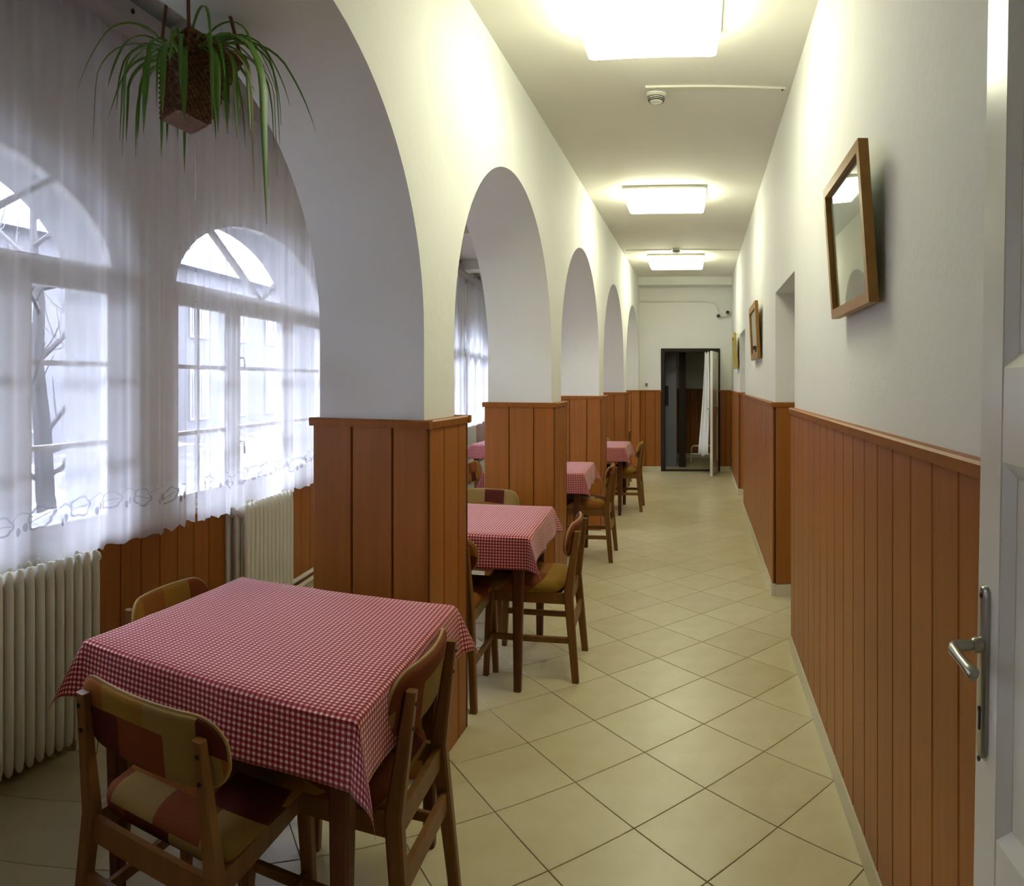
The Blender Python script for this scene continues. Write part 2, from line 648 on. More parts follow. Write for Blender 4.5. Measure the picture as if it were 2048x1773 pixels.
for k, (y0, y1) in enumerate(piers):
    if k == 0:
        wainscot(wa, (XL, y1), (XL, YB + .03), z0=.002, skirt=False)
        wainscot(wa, (XG, YB + .03), (XG, y1), z0=.002, skirt=False)
        wainscot(wa, (XG, y1), (XL, y1), z0=.002, skirt=False)
        continue
    if k == 5:
        y1 = YE
    else:
        MB().box((XG, y1, .002), (XL, y1 + LEDGE, DADO - .004)).build('ledge', 'wainscot', wa, 0)
        y1 += LEDGE
    wainscot(wa, (XL, y1), (XL, y0), offset=.106, pitch=.163, z0=.002, skirt=False)            # corridor face
    wainscot(wa, (XL + .022, y0), (XG - .022, y0), offset=.142, pitch=.174, z0=.002, skirt=False)   # face toward the camera
    wainscot(wa, (XG, y0), (XG, y1), offset=.16, z0=.002, skirt=False)                         # gallery face
    if k < 5:
        wainscot(wa, (XG - .022, y1), (XL + .022, y1), offset=.17, z0=.002, skirt=False)       # far face

# ------------------------------------------------------------------ window wall (local frame: x = -d, y = s)
WH, WB, WSILL, WTR = 1.05, .54, .80, 1.955     # opening half width, arch rise, sill height, springing
WC = [1.49 + 2.47 * k for k in range(6)]
S0, S1 = -1.3, 15.2
mb = MB()
def window_wall(mb, x0, x1):
    prev = S0
    for c in WC:
        mb.box((x1, prev, 0), (x0, c - WH, ZT))
        mb.box((x1, c - WH, 0), (x0, c + WH, WSILL))
        prev = c + WH
        i = len(mb.v)
        for j in range(NS + 1):
            y = c - WH * cos(pi * j / NS)
            z = WTR + WB * sin(pi * j / NS)
            mb.v += [(x0, y, z), (x0, y, ZT), (x1, y, z), (x1, y, ZT)]
        for j in range(NS):
            a = i + 4 * j
            mb.f += [(a, a + 4, a + 5, a + 1), (a + 2, a + 3, a + 7, a + 6), (a, a + 2, a + 6, a + 4)]
    mb.box((x1, prev, 0), (x0, S1, ZT))
    return mb
mb = window_wall(MB(), -DW, -DW - .09)
ww = mb.build('wall_left', 'wall', smooth=30)
ww.rotation_euler = (0, 0, WW)
window_wall(MB(), -DW - .0901, -DW - .40).build('outer_wall', 'roughcast', ww, 30)
struct(ww, 'white gallery wall with a row of arched windows above radiators', 'wall')
# thin boards below the sills; run from far to near so that the left-hand side faces the room
def glocal(s):
    return (-DW, s)
# (left-hand side of a direction d is (-d.y, d.x): for d = -Y it is +X)
wainscot(ww, glocal(9.0), glocal(-.5), z0=.08, z1=.775, pitch=.152, t=.018, rail=False)
wainscot(ww, glocal(14.5), glocal(9.0), z0=.08, z1=.775, pitch=.152, t=.018, rail=False)

GW, GB = .98, .47
def arch_pts(hw, rise, z0, n_=28):
    return [(-hw * cos(pi * j / n_), z0 + rise * sin(pi * j / n_)) for j in range(n_ + 1)]
def flat(mb, poly, xa, xb):
    """poly in (y,z), extruded between x = xa and xb"""
    return mb.loft([[(xa, y, z) for y, z in poly], [(xb, y, z) for y, z in poly]])

def make_window(name):
    w = empty(name)
    XA, XB = -.035, -.085               # frame thickness behind the wall's inner face
    # outer frame: arch ring + jambs + sill rail
    mb = MB()
    o_ = [(-WH, WSILL)] + arch_pts(WH, WB, WTR) + [(WH, WSILL)]
    i_ = [(-GW, WSILL + .05)] + arch_pts(GW, GB, WTR) + [(GW, WSILL + .05)]
    for j in range(len(o_) - 1):
        flat(mb, [o_[j], i_[j], i_[j + 1], o_[j + 1]], XA, XB)
    flat(mb, [(-WH, WSILL), (WH, WSILL), (GW, WSILL + .05), (-GW, WSILL + .05)], XA, XB)
    mb.build('frame', 'window_paint', w, 0, True)
    MB().box((XB - .003, -GW, WTR - .045), (XA + .012, GW, WTR + .04)).build('transom', 'window_paint', w, 0)
    for y0, y1 in ((-.44, -.32), (.32, .44)):
        MB().box((XB - .002, y0, WSILL + .05), (XA + .008, y1, WTR - .045)).build('mullion', 'window_paint', w, 0)
    zb, zt = WSILL + .05, WTR - .045
    for y0, y1, bar_y in ((-GW, -.44, -.74), (-.32, .32, None), (.44, GW, None)):
        sash = MB()
        e = .032
        sash.box((XB + .006, y0, zb), (XA - .004, y0 + e, zt))
        sash.box((XB + .006, y1 - e, zb), (XA - .004, y1, zt))
        sash.box((XB + .007, y0 + e, zb), (XA - .005, y1 - e, zb + e))
        sash.box((XB + .007, y0 + e, zt - e), (XA - .005, y1 - e, zt))
        so = sash.build('casement', 'window_paint', w, 0)
        for k in (1, 2):
            z = zb + (zt - zb) * k / 3
            MB().box((XB + .012, y0 + e, z - .011), (XA - .010, y1 - e, z + .011)).build('glazing_bar', 'window_paint', so, 0)
        if bar_y is not None:
            MB().box((XB + .014, bar_y - .011, zb + e), (XA - .012, bar_y + .011, zt - e)).build('glazing_bar', 'window_paint', so, 0)
        for k in range(3):
            z0, z1 = zb + (zt - zb) * k / 3, zb + (zt - zb) * (k + 1) / 3
            MB().box((-.062, y0 + e - .006, z0 + .008), (-.059, y1 - e + .006, z1 - .008)).build('pane', 'glass', so, 0)
        if bar_y is None and y0 < 0:
            for z in (1.62, 1.12):
                MB().tube([(XA - .004, y0 + .016, z), (XA + .03, y0 + .016, z), (XA + .034, y0 + .02, z - .07)], .006).build('handle', 'darkmetal', so)
    # fan light bars and panes
    ang = [pi - atan2(.36, .56), atan2(.36, .56)]
    hub = (0, WTR + .04)
    for sg in (-1, 1):
        q = (sg * .60, WTR + GB * sqrt(1 - (.60 / GW) ** 2))
        mb = MB().bar((-.058, hub[0], hub[1]), (-.058, q[0], q[1]), .04, .026, side=(1, 0, 0))
        mb.build('fan_bar', 'window_paint', w, 0)
    pts = arch_pts(GW, GB, WTR)
    cut = [-.60, .60]
    groups = [[p for p in pts if p[0] <= -.60] + [(-.60, WTR + GB * sqrt(1 - (.60 / GW) ** 2))],
              [(-.60, WTR + GB * sqrt(1 - (.60 / GW) ** 2))] + [p for p in pts if -.60 < p[0] < .60] + [(.60, WTR + GB * sqrt(1 - (.60 / GW) ** 2))],
              [(.60, WTR + GB * sqrt(1 - (.60 / GW) ** 2))] + [p for p in pts if p[0] >= .60]]
    for g in groups:
        poly = [(0, WTR + .02)] + g
        flat(MB(), poly, -.059, -.062).build('pane', 'glass', w, 0)
    # outer and inner sills
    MB().box((-.036, -WH, WSILL - .001), (.035, WH, WSILL + .022)).build('inner_sill', 'window_paint', w, 0)
    MB().box((-.45, -WH - .0, WSILL - .03), (-.086, WH, WSILL + .012)).build('outer_sill', 'window_paint', w, 0)
    return w
wins = []
proto = make_window('window_1')
for k, c in enumerate(WC):
    w = proto if k == 0 else copy_tree(proto)
    w.name = 'window_%d' % (k + 1)
    w.location = G(DW, c)
    w.rotation_euler = (0, 0, WW)
    where = ['beside the front table, nearest the camera', 'behind the first pillar, second along the wall', 'third along the gallery wall',
             'fourth along the gallery wall', 'seen through the second arch', 'farthest along the gallery wall'][k]
    struct(w, 'white arched casement window ' + where, 'window')
    wins.append(w)
# snow lying on the outer sills
for k, c in enumerate(WC[:2]):
    mb = MB()
    nx, ny = 5, 40
    for a in range(nx + 1):
        for b_ in range(ny + 1):
            e = min(a, nx - a) / nx * 2
            mb.v.append((-.10 - .33 * a / nx, -WH + .01 + (2 * WH - .02) * b_ / ny, WSILL + .012 + (.05 + .02 * random.random()) * min(1, e * 1.6)))
    for a in range(nx):
        for b_ in range(ny):
            q = a * (ny + 1) + b_
            mb.f.append((q, q + 1, q + ny + 2, q + ny + 1))
    o = mb.build('snow', 'snow', None, 60, True)
    o.location = G(DW, c)
    o.rotation_euler = (0, 0, WW)
    o['kind'] = 'stuff'
    o['label'] = 'thin layer of snow on the outer sill of the %s window' % ('nearest' if k == 0 else 'second')
    o['category'] = 'snow'

# ------------------------------------------------------------------ end walls, ceiling, beams
DX0, DX1, DH = -.641, .329, 2.02
mb = MB()
mb.box((XG, YE, 0), (DX0, YE + .16, ZC)).box((DX1, YE, 0), (1.5, YE + .16, ZC)).box((DX0, YE, DH), (DX1, YE + .16, ZC))
mb.box((XL, YE - .28, ZC - .13), (XR, YE, ZC))
we = struct(mb.build('wall_end', 'wall', smooth=0), 'white end wall of the corridor around a dark doorway', 'wall')
wainscot(we, (DX0, YE), (XL, YE), offset=.1)
wainscot(we, (XR, YE), (DX1, YE), offset=.1)
struct(MB().box((-4.6, YB - .2, 0), (XR + .35, YB, ZC)).build('wall_back', 'wall', smooth=0), 'white wall behind the camera', 'wall')
struct(MB().box((-4.6, YG, 0), (XL, YG + .2, ZC)).build('wall_gallery_end', 'wall', smooth=0), 'white wall closing the far end of the gallery', 'wall')
ce = struct(MB().box((-4.7, YB - .2, ZC), (XR + .4, YG + .3, ZC + .15)).build('ceiling', 'ceiling', smooth=0), 'white plastered ceiling above corridor and gallery', 'ceiling')
for k in range(1, 6):
    y0, y1 = piers[k][0], piers[k][0] + .326
    MB().box((-(DW + y0 * sin(WW)) / cos(WW) - .1, y0, ZC - .14), (XG, y1, ZC + .01)).build('beam', 'ceiling', ce, 0)

# ------------------------------------------------------------------ room behind the end door
mb = MB()
mb.box((-1.0, 13.6, 0), (1.5, 13.75, 2.6)).box((1.4, YE + .16, 0), (1.5, 13.6, 2.6)).box((-1.0, YE + .16, 2.6), (1.5, 13.75, 2.7))
br = struct(mb.build('wall_lobby', 'wall', smooth=0), 'dim white lobby walls beyond the end doorway', 'wall')
wainscot(br, (1.4, 13.6), (XL, 13.6))
fr = MB()
fr.box((DX0, YE - .02, 0), (DX0 + .06, YE + .18, DH)).box((DX1 - .06, YE - .02, 0), (DX1, YE + .18, DH)).box((DX0 + .06, YE - .02, DH - .06), (DX1 - .06, YE + .18, DH))
d4 = fr.build('door_4', 'doorframe', smooth=0)
struct(d4, 'dark door frame with a white leaf swung open into the corridor', 'door')
MB().box((DX0 + .06, YE, -.002), (DX1 - .06, YE + .16, .012)).build('threshold', 'doorframe', d4, 0)
# leaf: hinged on the right, swung toward the camera
leaf = empty('leaf', (DX1 - .065, YE - .03, 0), radians(-99.5))
leaf.parent = d4
lw, lt = .66, .04
for x0_, x1_ in ((0, .09), (lw - .09, lw)):
    MB().box((x0_, 0, .01), (x1_, lt, DH - .07)).build('stile', 'white_paint', leaf, 0)
for z0_, z1_ in ((.01, .2), (.95, 1.08), (DH - .19, DH - .07)):
    MB().box((.09, .001, z0_), (lw - .09, lt - .001, z1_)).build('rail', 'white_paint', leaf, 0)
for z0_, z1_ in ((.2, .95), (1.08, DH - .19)):
    MB().box((.09, .013, z0_), (lw - .09, .027, z1_)).build('panel', 'white_paint', leaf, 0)
MB().tube([(lw - .05, 0, 1.05), (lw - .05, -.05, 1.05), (lw - .15, -.055, 1.05)], .009).build('handle', 'metal', leaf)
# a second door standing open in the lobby, with a dark post
lp = MB().box((-.36, 12.05, 0), (-.25, 12.2, 2.1)).build('door_post', 'doorframe', smooth=0)
struct(lp, 'dark wooden post standing in the lobby doorway', 'post')
ld = empty('door_5', (-.40, 12.1, 0), radians(150))
struct(ld, 'grey lobby door with a small glazed opening', 'door')
for z0_, z1_ in ((0, .3), (.85, 1.05), (1.40, 2.0)):
    MB().box((.0, 0, z0_), (.62, .035, z1_)).build('rail', 'greydoor', ld, 0)
for z0_, z1_ in ((.3, .85), (1.05, 1.40)):
    MB().box((.0, 0, z0_), (.15, .035, z1_)).build('stile', 'greydoor', ld, 0)
    MB().box((.45, 0, z0_), (.62, .035, z1_)).build('stile', 'greydoor', ld, 0)
MB().box((.15, .01, .3), (.45, .025, .85)).build('panel', 'greydoor', ld, 0)
MB().box((.15, .015, 1.05), (.45, .02, 1.40)).build('pane', 'housewin', ld, 0)
# white tubular rail low in the lobby
o = MB().tube([(-.16, 12.9, .0), (-.16, 12.9, .25), (-.12, 12.9, .29), (.30, 12.9, .29), (.34, 12.9, .25), (.34, 12.9, 0)], .016).build('tube_rail', 'white_paint')
MB().tube([(-.16, 12.9, .14), (.34, 12.9, .14)], .011).build('crossbar', 'white_paint', o)
tag(o, 'low white tubular rail on the lobby floor beyond the end door', 'rail')
# white cloth hanging from the leaf
mb = MB()
nx, nz = 16, 14
for k in range(nz + 1):
    t = k / nz
    z = 1.93 - 1.62 * t
    for j in range(nx + 1):
        u = j / nx
        wdt = .06 + .10 * t
        mb.v.append((.155 - wdt * u - .02 + .01 * sin(t * 4), 10.98 + .22 * u + .018 * sin(u * 15 + t * 2), z + .02 * sin(u * 9)))
for k in range(nz):
    for j in range(nx):
        q = k * (nx + 1) + j
        mb.f.append((q, q + 1, q + nx + 2, q + nx + 1))
o = mb.build('hanging_cloth', 'window_paint', None, 60)
so = o.modifiers.new('thickness', 'SOLIDIFY'); so.thickness = .004
tag(o, 'long white cloth hanging beside the open door leaf at the corridor end', 'cloth')

# ------------------------------------------------------------------ ceiling lamps
def ceiling_lamp(cx, y0, y1, w, label):
    e = empty('ceiling_lamp', (cx, (y0 + y1) / 2, ZC))
    hw, hd = w / 2, (y1 - y0) / 2
    MB().box((-hw + .01, -hd + .01, -.022), (hw - .01, hd - .01, 0)).build('housing', 'plastic', e, 0)
    def ring(x, y, z, k=.012):
        return [(-x + k, -y, z), (x - k, -y, z), (x, -y + k, z), (x, y - k, z), (x - k, y, z), (-x + k, y, z), (-x, y - k, z), (-x, -y + k, z)]
    MB().loft([ring(hw - .03, hd - .02, -.135), ring(hw - .018, hd - .010, -.127), ring(hw, hd, -.026), ring(hw, hd, -.022)]).build('diffuser', 'lamp', e, 30)
    MB().loft([ring(hw + .004, hd + .004, -.028), ring(hw + .004, hd + .004, -.016)]).build('rim', 'plastic', e, 0)
    tag(e, label, 'lamp', 'ceiling lamps along the corridor')
ceiling_lamp(-.228, 2.72, 3.35, .645, 'square glowing ceiling lamp nearest the camera, cut by the top of the picture')
ceiling_lamp(-.305, 5.98, 6.45, .71, 'square glowing ceiling lamp in the middle, between the two smoke detectors')
ceiling_lamp(-.32, 9.2, 9.7, .74, 'square glowing ceiling lamp farthest away, near the end wall')

# ------------------------------------------------------------------ smoke detectors and conduits
def detector(x, y, label):
    e = empty('smoke_detector', (x, y, ZC))
    MB().lathe([(.058, 0), (.060, -.012), (.054, -.020)], (0, 0, 0), 24).build('base', 'plastic', e, 50)
    MB().lathe([(.046, -.018), (.048, -.036), (.040, -.050), (.018, -.058)], (0, 0, 0), 24).build('dome', 'plastic', e, 50)
    for z, r in ((-.030, .0492), (-.040, .0475), (-.048, .0435)):
        MB().lathe([(r - .004, z - .0025), (r + .0005, z - .0025), (r + .0005, z + .0025), (r - .004, z + .0025)], (0, 0, 0), 24).build('vent_slot', 'blackslot', e, 50)
    tag(e, label, 'smoke detector', 'smoke detectors on the corridor ceiling')
detector(-.255, 4.07, 'white round smoke detector on the ceiling behind the nearest lamp')
detector(-.30, 8.85, 'white round smoke detector just in front of the farthest lamp')
o = MB().box((-.31, 3.965, ZC - .012), (XR - .03, 3.985, ZC)).build('cable_conduit', 'plastic', smooth=0)
MB().lathe([(.008, 0), (.008, -.014), (.003, -.016)], (XR - .05, 3.975, ZC), 10).build('screw', 'darkmetal', o)
tag(o, 'thin white cable conduit on the ceiling beside the nearer smoke detector', 'conduit')
tag(MB().box((-.95, 8.9, ZC - .012), (XR - .02, 8.92, ZC)).build('cable_conduit', 'plastic', smooth=0), 'thin white cable conduit crossing the ceiling at the far smoke detector', 'conduit')
# emergency light and pipe on the end wall
e = empty('emergency_light', (.375, YE, 2.555))
MB().box((-.07, -.05, -.02), (.07, 0, .06)).build('body', 'plastic', e, 0)
for sx in (-1, 1):
    MB().lathe([(.03, 0), (.036, -.05), (.033, -.055)], (sx * .075, -.05, -.01 + .06 * (sx > 0)), 14, 'Y').build('lamp_head', 'plastic', e, 40)
    MB().lathe([(.030, -.0), (.026, -.004)], (sx * .075, -.106, -.01 + .06 * (sx > 0)), 14, 'Y').build('lens', 'darkmetal', e, 40)
tag(e, 'twin-head white emergency light high on the end wall', 'light')
o = MB().tube([(XL + .02, YE - .03, 2.80), (.05, YE - .03, 2.80), (.16, YE - .03, 2.79), (.24, YE - .03, 2.76), (.28, YE - .03, 2.70), (.30, YE - .03, 2.62)], .014).build('pipe', 'wall')
tag(o, 'white painted pipe running high across the end wall', 'pipe')
o = MB().box((-.90, YE - .012, 1.40), (-.86, YE, 1.45)).build('wall_hook', 'metal', smooth=0)
MB().tube([(-.88, YE - .01, 1.42), (-.88, YE - .04, 1.41), (-.88, YE - .045, 1.44)], .005).build('prong', 'metal', o)
tag(o, 'tiny metal hook on the end wall left of the doorway', 'hook')

# ------------------------------------------------------------------ pictures on the right wall
def picture(y0, y1, z0, z1, fw, ft, lean, xb, fmat, pmat, label, mount=0.0):
    """hangs on the right wall, faces -X; built facing -X about its lower edge, then leaned forward"""
    e = empty('framed_picture', (xb, (y0 + y1) / 2, z0))
    e.rotation_euler = (0, -lean, 0)
    hw, h = (y1 - y0) / 2, z1 - z0
    for sg in (-1, 1):
        yo, yi = sg * hw, sg * (hw - fw)
        MB().loft([[(-ft, yo, 0), (-ft, yi, fw), (-ft, yi, h - fw), (-ft, yo, h)], [(0, yo, 0), (0, yi, fw), (0, yi, h - fw), (0, yo, h)]]).build('frame_member', fmat, e, 0, True)
    for z, zi in ((0, fw), (h, h - fw)):
        MB().loft([[(-ft, -hw, z), (-ft, hw, z), (-ft, hw - fw, zi), (-ft, -hw + fw, zi)], [(0, -hw, z), (0, hw, z), (0, hw - fw, zi), (0, -hw + fw, zi)]]).build('frame_member', fmat, e, 0, True)
    if mount:
        MB().box((-.006, -hw + fw - .002, fw - .002), (-.003, hw - fw + .002, h - fw + .002)).build('mount', 'mount', e, 0)
    pr = MB().box((-.010, -hw + fw + mount, -h / 2 + fw + mount), (-.007, hw - fw - mount, h / 2 - fw - mount)).build('print', pmat, e, 0)
    pr.location = (0, 0, h / 2)
    MB().box((-.0165, -hw + fw - .001, fw - .001), (-.0145, hw - fw + .001, h - fw + .001)).build('glass', 'pictureglass', e, 0)
    MB().tube([(-.002, 0, h - .02), (-.001 + .05, 0, h + .0)], .002, 6).build('hanging_wire', 'darkmetal', e)
    tag(e, label, 'picture', 'framed pictures on the right wall')
picture(1.91, 2.47, 1.705, 2.165, .031, .030, .07, .500, 'framewood', 'print_land', 'large wood-framed pale landscape under glass, nearest on the right wall')
picture(5.80, 6.55, 1.675, 2.155, .055, .026, .05, .505, 'framewood', 'print_brown', 'brown wood-framed picture between the two side doorways', .05)
picture(9.18, 9.72, 1.65, 2.12, .05, .035, .06, .503, 'goldframe', 'print_brown', 'gilt-framed picture beyond the farther side doorway', .04)

# ------------------------------------------------------------------ foreground door, right
dr = empty('door_1', (.410, 1.030, 0))
dr.rotation_euler = (0, radians(1.05), 0)
struct(dr, 'white panelled door folded back along the right wall with a nickel handle', 'door')
DLW, DLH, DT = .80, 2.30, .040     # runs toward the camera (-Y); corridor face at x=0
def dbox(name, y0, y1, z0, z1, xa=0.0, xb=DT):
    return MB().box((xa, -y1, z0), (xb, -y0, z1)).build(name, 'white_paint', dr, 0)
# stiles with rounded free edge
mb = MB()
chamfer_box(mb, (0, -.085, .01), (DT, 0, DLH), .004)
mb.build('stile', 'white_paint', dr, 0)
dbox('stile', DLW - .10, DLW, .01, DLH)
rails = [(.01, .13), (.70, .80), (1.36, 1.50), (2.18, DLH)]
for z0_, z1_ in rails:
    dbox('rail', .085, DLW - .10, z0_, z1_, .001, DT - .001)
for (a0, a1), (b0, b1) in zip(rails, rails[1:]):
    z0_, z1_ = a1, b0
    pa = dbox('panel', .085, DLW - .10, z0_, z1_, .016, .026)
    # moulding around the panel
    y0_, y1_ = -.085, -(DLW - .10)
    for (pa0, pa1, pb0, pb1) in (((y0_, z0_), (y0_, z1_), (y0_ - .022, z0_ + .022), (y0_ - .022, z1_ - .022)),
                                 ((y1_, z0_), (y1_, z1_), (y1_ + .022, z0_ + .022), (y1_ + .022, z1_ - .022)),
                                 ((y0_, z0_), (y1_, z0_), (y0_ - .022, z0_ + .022), (y1_ + .022, z0_ + .022)),
                                 ((y0_, z1_), (y1_, z1_), (y0_ - .022, z1_ - .022), (y1_ + .022, z1_ - .022))):
        m_ = MB()
        m_.v = [(.001, *pa0), (.001, *pa1), (.015, *pb1), (.015, *pb0), (.017, *pa0), (.017, *pa1), (.017, *pb1), (.017, *pb0)]
        m_.f = [(0, 1, 2, 3), (4, 5, 6, 7), (0, 1, 5, 4), (1, 2, 6, 5), (2, 3, 7, 6), (3, 0, 4, 7)]
        m_.build('moulding', 'white_paint', pa, 0, True)
# handle plate (rounded ends), lever, keyhole
mb = MB()
pz0, pz1, pw = .90, 1.165, .0145
ring = []
for j in range(9):
    a = pi * j / 8
    ring.append((-.038 + pw * cos(a), pz1 - pw + pw * sin(a)))
for j in range(9):
    a = pi + pi * j / 8
    ring.append((-.038 + pw * cos(a), pz0 + pw + pw * sin(a)))
mb.loft([[(0, y, z) for y, z in ring], [(-.006, y, z) for y, z in ring], [(-.009, -.038 + (y + .038) * .7, (z - 1.025) * .985 + 1.025) for y, z in ring]])
hp = mb.build('handle_plate', 'metal', dr, 40, True)
MB().lathe([(.004, 0), (.004, -.003)], (-.008, -.038, 1.150), 8, 'X').build('screw', 'darkmetal', hp)
MB().lathe([(.004, 0), (.004, -.003)], (-.008, -.038, .900), 8, 'X').build('screw', 'darkmetal', hp)
MB().box((-.0105, -.0405, .945), (-.008, -.0355, .972)).build('keyhole', 'blackslot', hp, 0)
MB().lathe([(.0045, 0), (.0045, -.003)], (-.008, -.038, .976), 10, 'X').build('keyhole_top', 'blackslot', hp)
mb = MB().lathe([(.0125, 0), (.0125, -.012), (.010, -.016)], (-.008, -.038, 1.075), 16, 'X')
mb.build('rosette', 'metal', dr, 40, True)
mb = MB().tube([(-.012, -.038, 1.075), (-.030, -.038, 1.076), (-.046, -.036, 1.077), (-.054, -.038, 1.077), (-.057, -.046, 1.076), (-.057, -.070, 1.073), (-.055, -.098, 1.068), (-.053, -.117, 1.065), (-.053, -.121, 1.064)],
               [.0085, .0082, .0085, .0090, .0090, .0072, .0075, .0095, .006], 10)
mb.build('lever', 'metal', dr, 60)
for z in (.4, 1.2, 1.95):
    MB().tube([(.004, -DLW, z - .05), (.004, -DLW, z + .05)], .008).build('hinge', 'metal', dr)

# ------------------------------------------------------------------ tables and tablecloths
TH, TW, OV = .752, .79, .16
def cloth_mesh(seed, wx=TW, wy=TW):
    r = random.Random(seed)
    ph = [r.uniform(0, 6.28) for _ in range(8)]
    ax, ay = wx / 2 + .004, wy / 2 + .004
    def axis(a):
        inner = [-a + 2 * a * k / 12 for k in range(13)]
        st = [OV * k / 12 for k in range(1, 13)]
        return [-a - q for q in reversed(st)] + inner + [a + q for q in st]
    us, vs = axis(ax), axis(ay)
    mb = MB()
    mb.uv = []
    RC = .012
    def hang(dist):
        """horizontal advance and drop after dist of cloth past the table edge"""
        if dist < RC * pi / 2:
            a = dist / RC
            return RC * sin(a), RC * (1 - cos(a))
        return RC + .05 * (dist - RC * pi / 2), RC + (dist - RC * pi / 2) * .998
    for v_ in vs:
        for u in us:
            du, dv = max(0, abs(u) - ax), max(0, abs(v_) - ay)
            bx, by = max(-ax, min(ax, u)), max(-ay, min(ay, v_))
            su, sv = (1 if u > 0 else -1), (1 if v_ > 0 else -1)
            z = .003 * 0
            if du == 0 and dv == 0:
                x, y, z = u, v_, .0006 * sin(u * 9 + ph[0]) * sin(v_ * 8 + ph[1])
                for cr in (-.13, .14):        # fold creases
                    z += .0022 * math.exp(-((u - cr * wx / TW) / .006) ** 2) + .0022 * math.exp(-((v_ - cr) / .006) ** 2)
            else:
                rho = hypot(du, dv)
                th = atan2(dv, du)
                h, dz = hang(rho)
                fl_ = sin(2 * th)
                out = h + fl_ * .40 * max(0, rho - RC)
                dz = dz * sqrt(max(.2, 1 - (fl_ * .40) ** 2))
                along = v_ if du > dv else u
                wob = .010 * sin(along * 11 + ph[2 + (su > 0) + 2 * (sv > 0)]) * min(1, rho / OV) * (1 - fl_)
                fold = .022 * sin(4 * th) * rho / OV * (1 if fl_ > .01 else 0)
                out += wob + .006 * min(1, rho / OV)
                x = bx + su * cos(th) * out - su * sin(th) * fold
                y = by + sv * sin(th) * out + sv * cos(th) * fold
                z = -dz
            mb.v.append((x, y, z))
            mb.uv.append((u + 1, v_ + 1))
    nu = len(us)
    for a in range(len(vs) - 1):
        for b_ in range(nu - 1):
            q = a * nu + b_
            mb.f.append((q, q + 1, q + nu + 1, q + nu))
    return mb.mesh('tablecloth', 'gingham', 50)

def table(loc, rz, where, seed, wx=TW, wy=TW):
    e = empty('dining_table', (loc[0], loc[1], 0), rz)
    hx, hy = wx / 2, wy / 2
    z1 = TH - .004
    mb = MB()
    chamfer_box(mb, (-hx, -hy, z1 - .022), (hx, hy, z1), .003)
    mb.build('tabletop', 'tablewood', e, 0)
    for sx in (-1, 1):
        for sy in (-1, 1):
            MB().bar((sx * (hx - .055), sy * (hy - .055), 0), (sx * (hx - .05), sy * (hy - .05), z1 - .022), .036, .036, .058, .058).build('leg', 'tablewood', e, 0)
        MB().box((sx * (hx - .05) - .011, -hy + .08, z1 - .112), (sx * (hx - .05) + .011, hy - .08, z1 - .022)).build('apron', 'tablewood', e, 0)
        MB().box((-hx + .08, sx * (hy - .05) - .011, z1 - .112), (hx - .08, sx * (hy - .05) + .011, z1 - .022)).build('apron', 'tablewood', e, 0)
    tag(e, 'dark wooden dining table ' + where, 'table', 'square tables in the gallery')
    c = place('tablecloth', cloth_mesh(seed, wx, wy), None, (loc[0], loc[1], TH), rz)
    md = c.modifiers.new('thickness', 'SOLIDIFY')
    md.thickness = .0016
    md.offset = 1
    tag(c, 'red and white gingham cloth draped over the table ' + where, 'tablecloth', 'gingham tablecloths')
    return e
R5 = radians(5)
table((-1.150, 1.700), R5, 'in front, before the first pillar', 1)
table((-1.225, 3.545), radians(4.2), 'between the first and second pillars', 2)
table((-1.335, 5.80), radians(3), 'between the second and third pillars', 3)
table((-1.235, 8.00), radians(2), 'between the third and fourth pillars', 4)
table((-2.19, 7.98), radians(2), 'by the window, beside the fourth table', 5)

# ------------------------------------------------------------------ chairs
def seat_mesh():
    mb = MB()
    # padded seat, wider in front, rounded edge
    def outline(e, n_=10):
        pts = []
        for cx, cy, a0 in ((.205, .20, 0), (-.205, .20, 90), (-.185, -.19, 180), (.185, -.19, 270)):
            r = .05
            ccx, ccy = cx - math.copysign(r, cx), cy - math.copysign(r, cy)
            for k in range(6):
                a = radians(a0 + 18 * k)
                pts.append((ccx + (r + e) * cos(a), ccy + (r + e) * sin(a)))
        return pts
    rings = []
    for e, z in ((-.03, .428), (-.006, .430), (.004, .443), (.006, .460), (.0, .477), (-.018, .490), (-.05, .498)):
        rings.append([(x, y, z - .012 * (1 if y < 0 else 0) * min(1, -y / .2)) for x, y in outline(e)])
    mb.loft(rings)
    return mb.mesh('seat', 'fabric', 60)
BW, BZ0, BZ1 = .212, .608, .770
def back_y(x, z):
    return -.226 - .03 * (z - .55) / .2 + .034 * (x / BW) ** 2
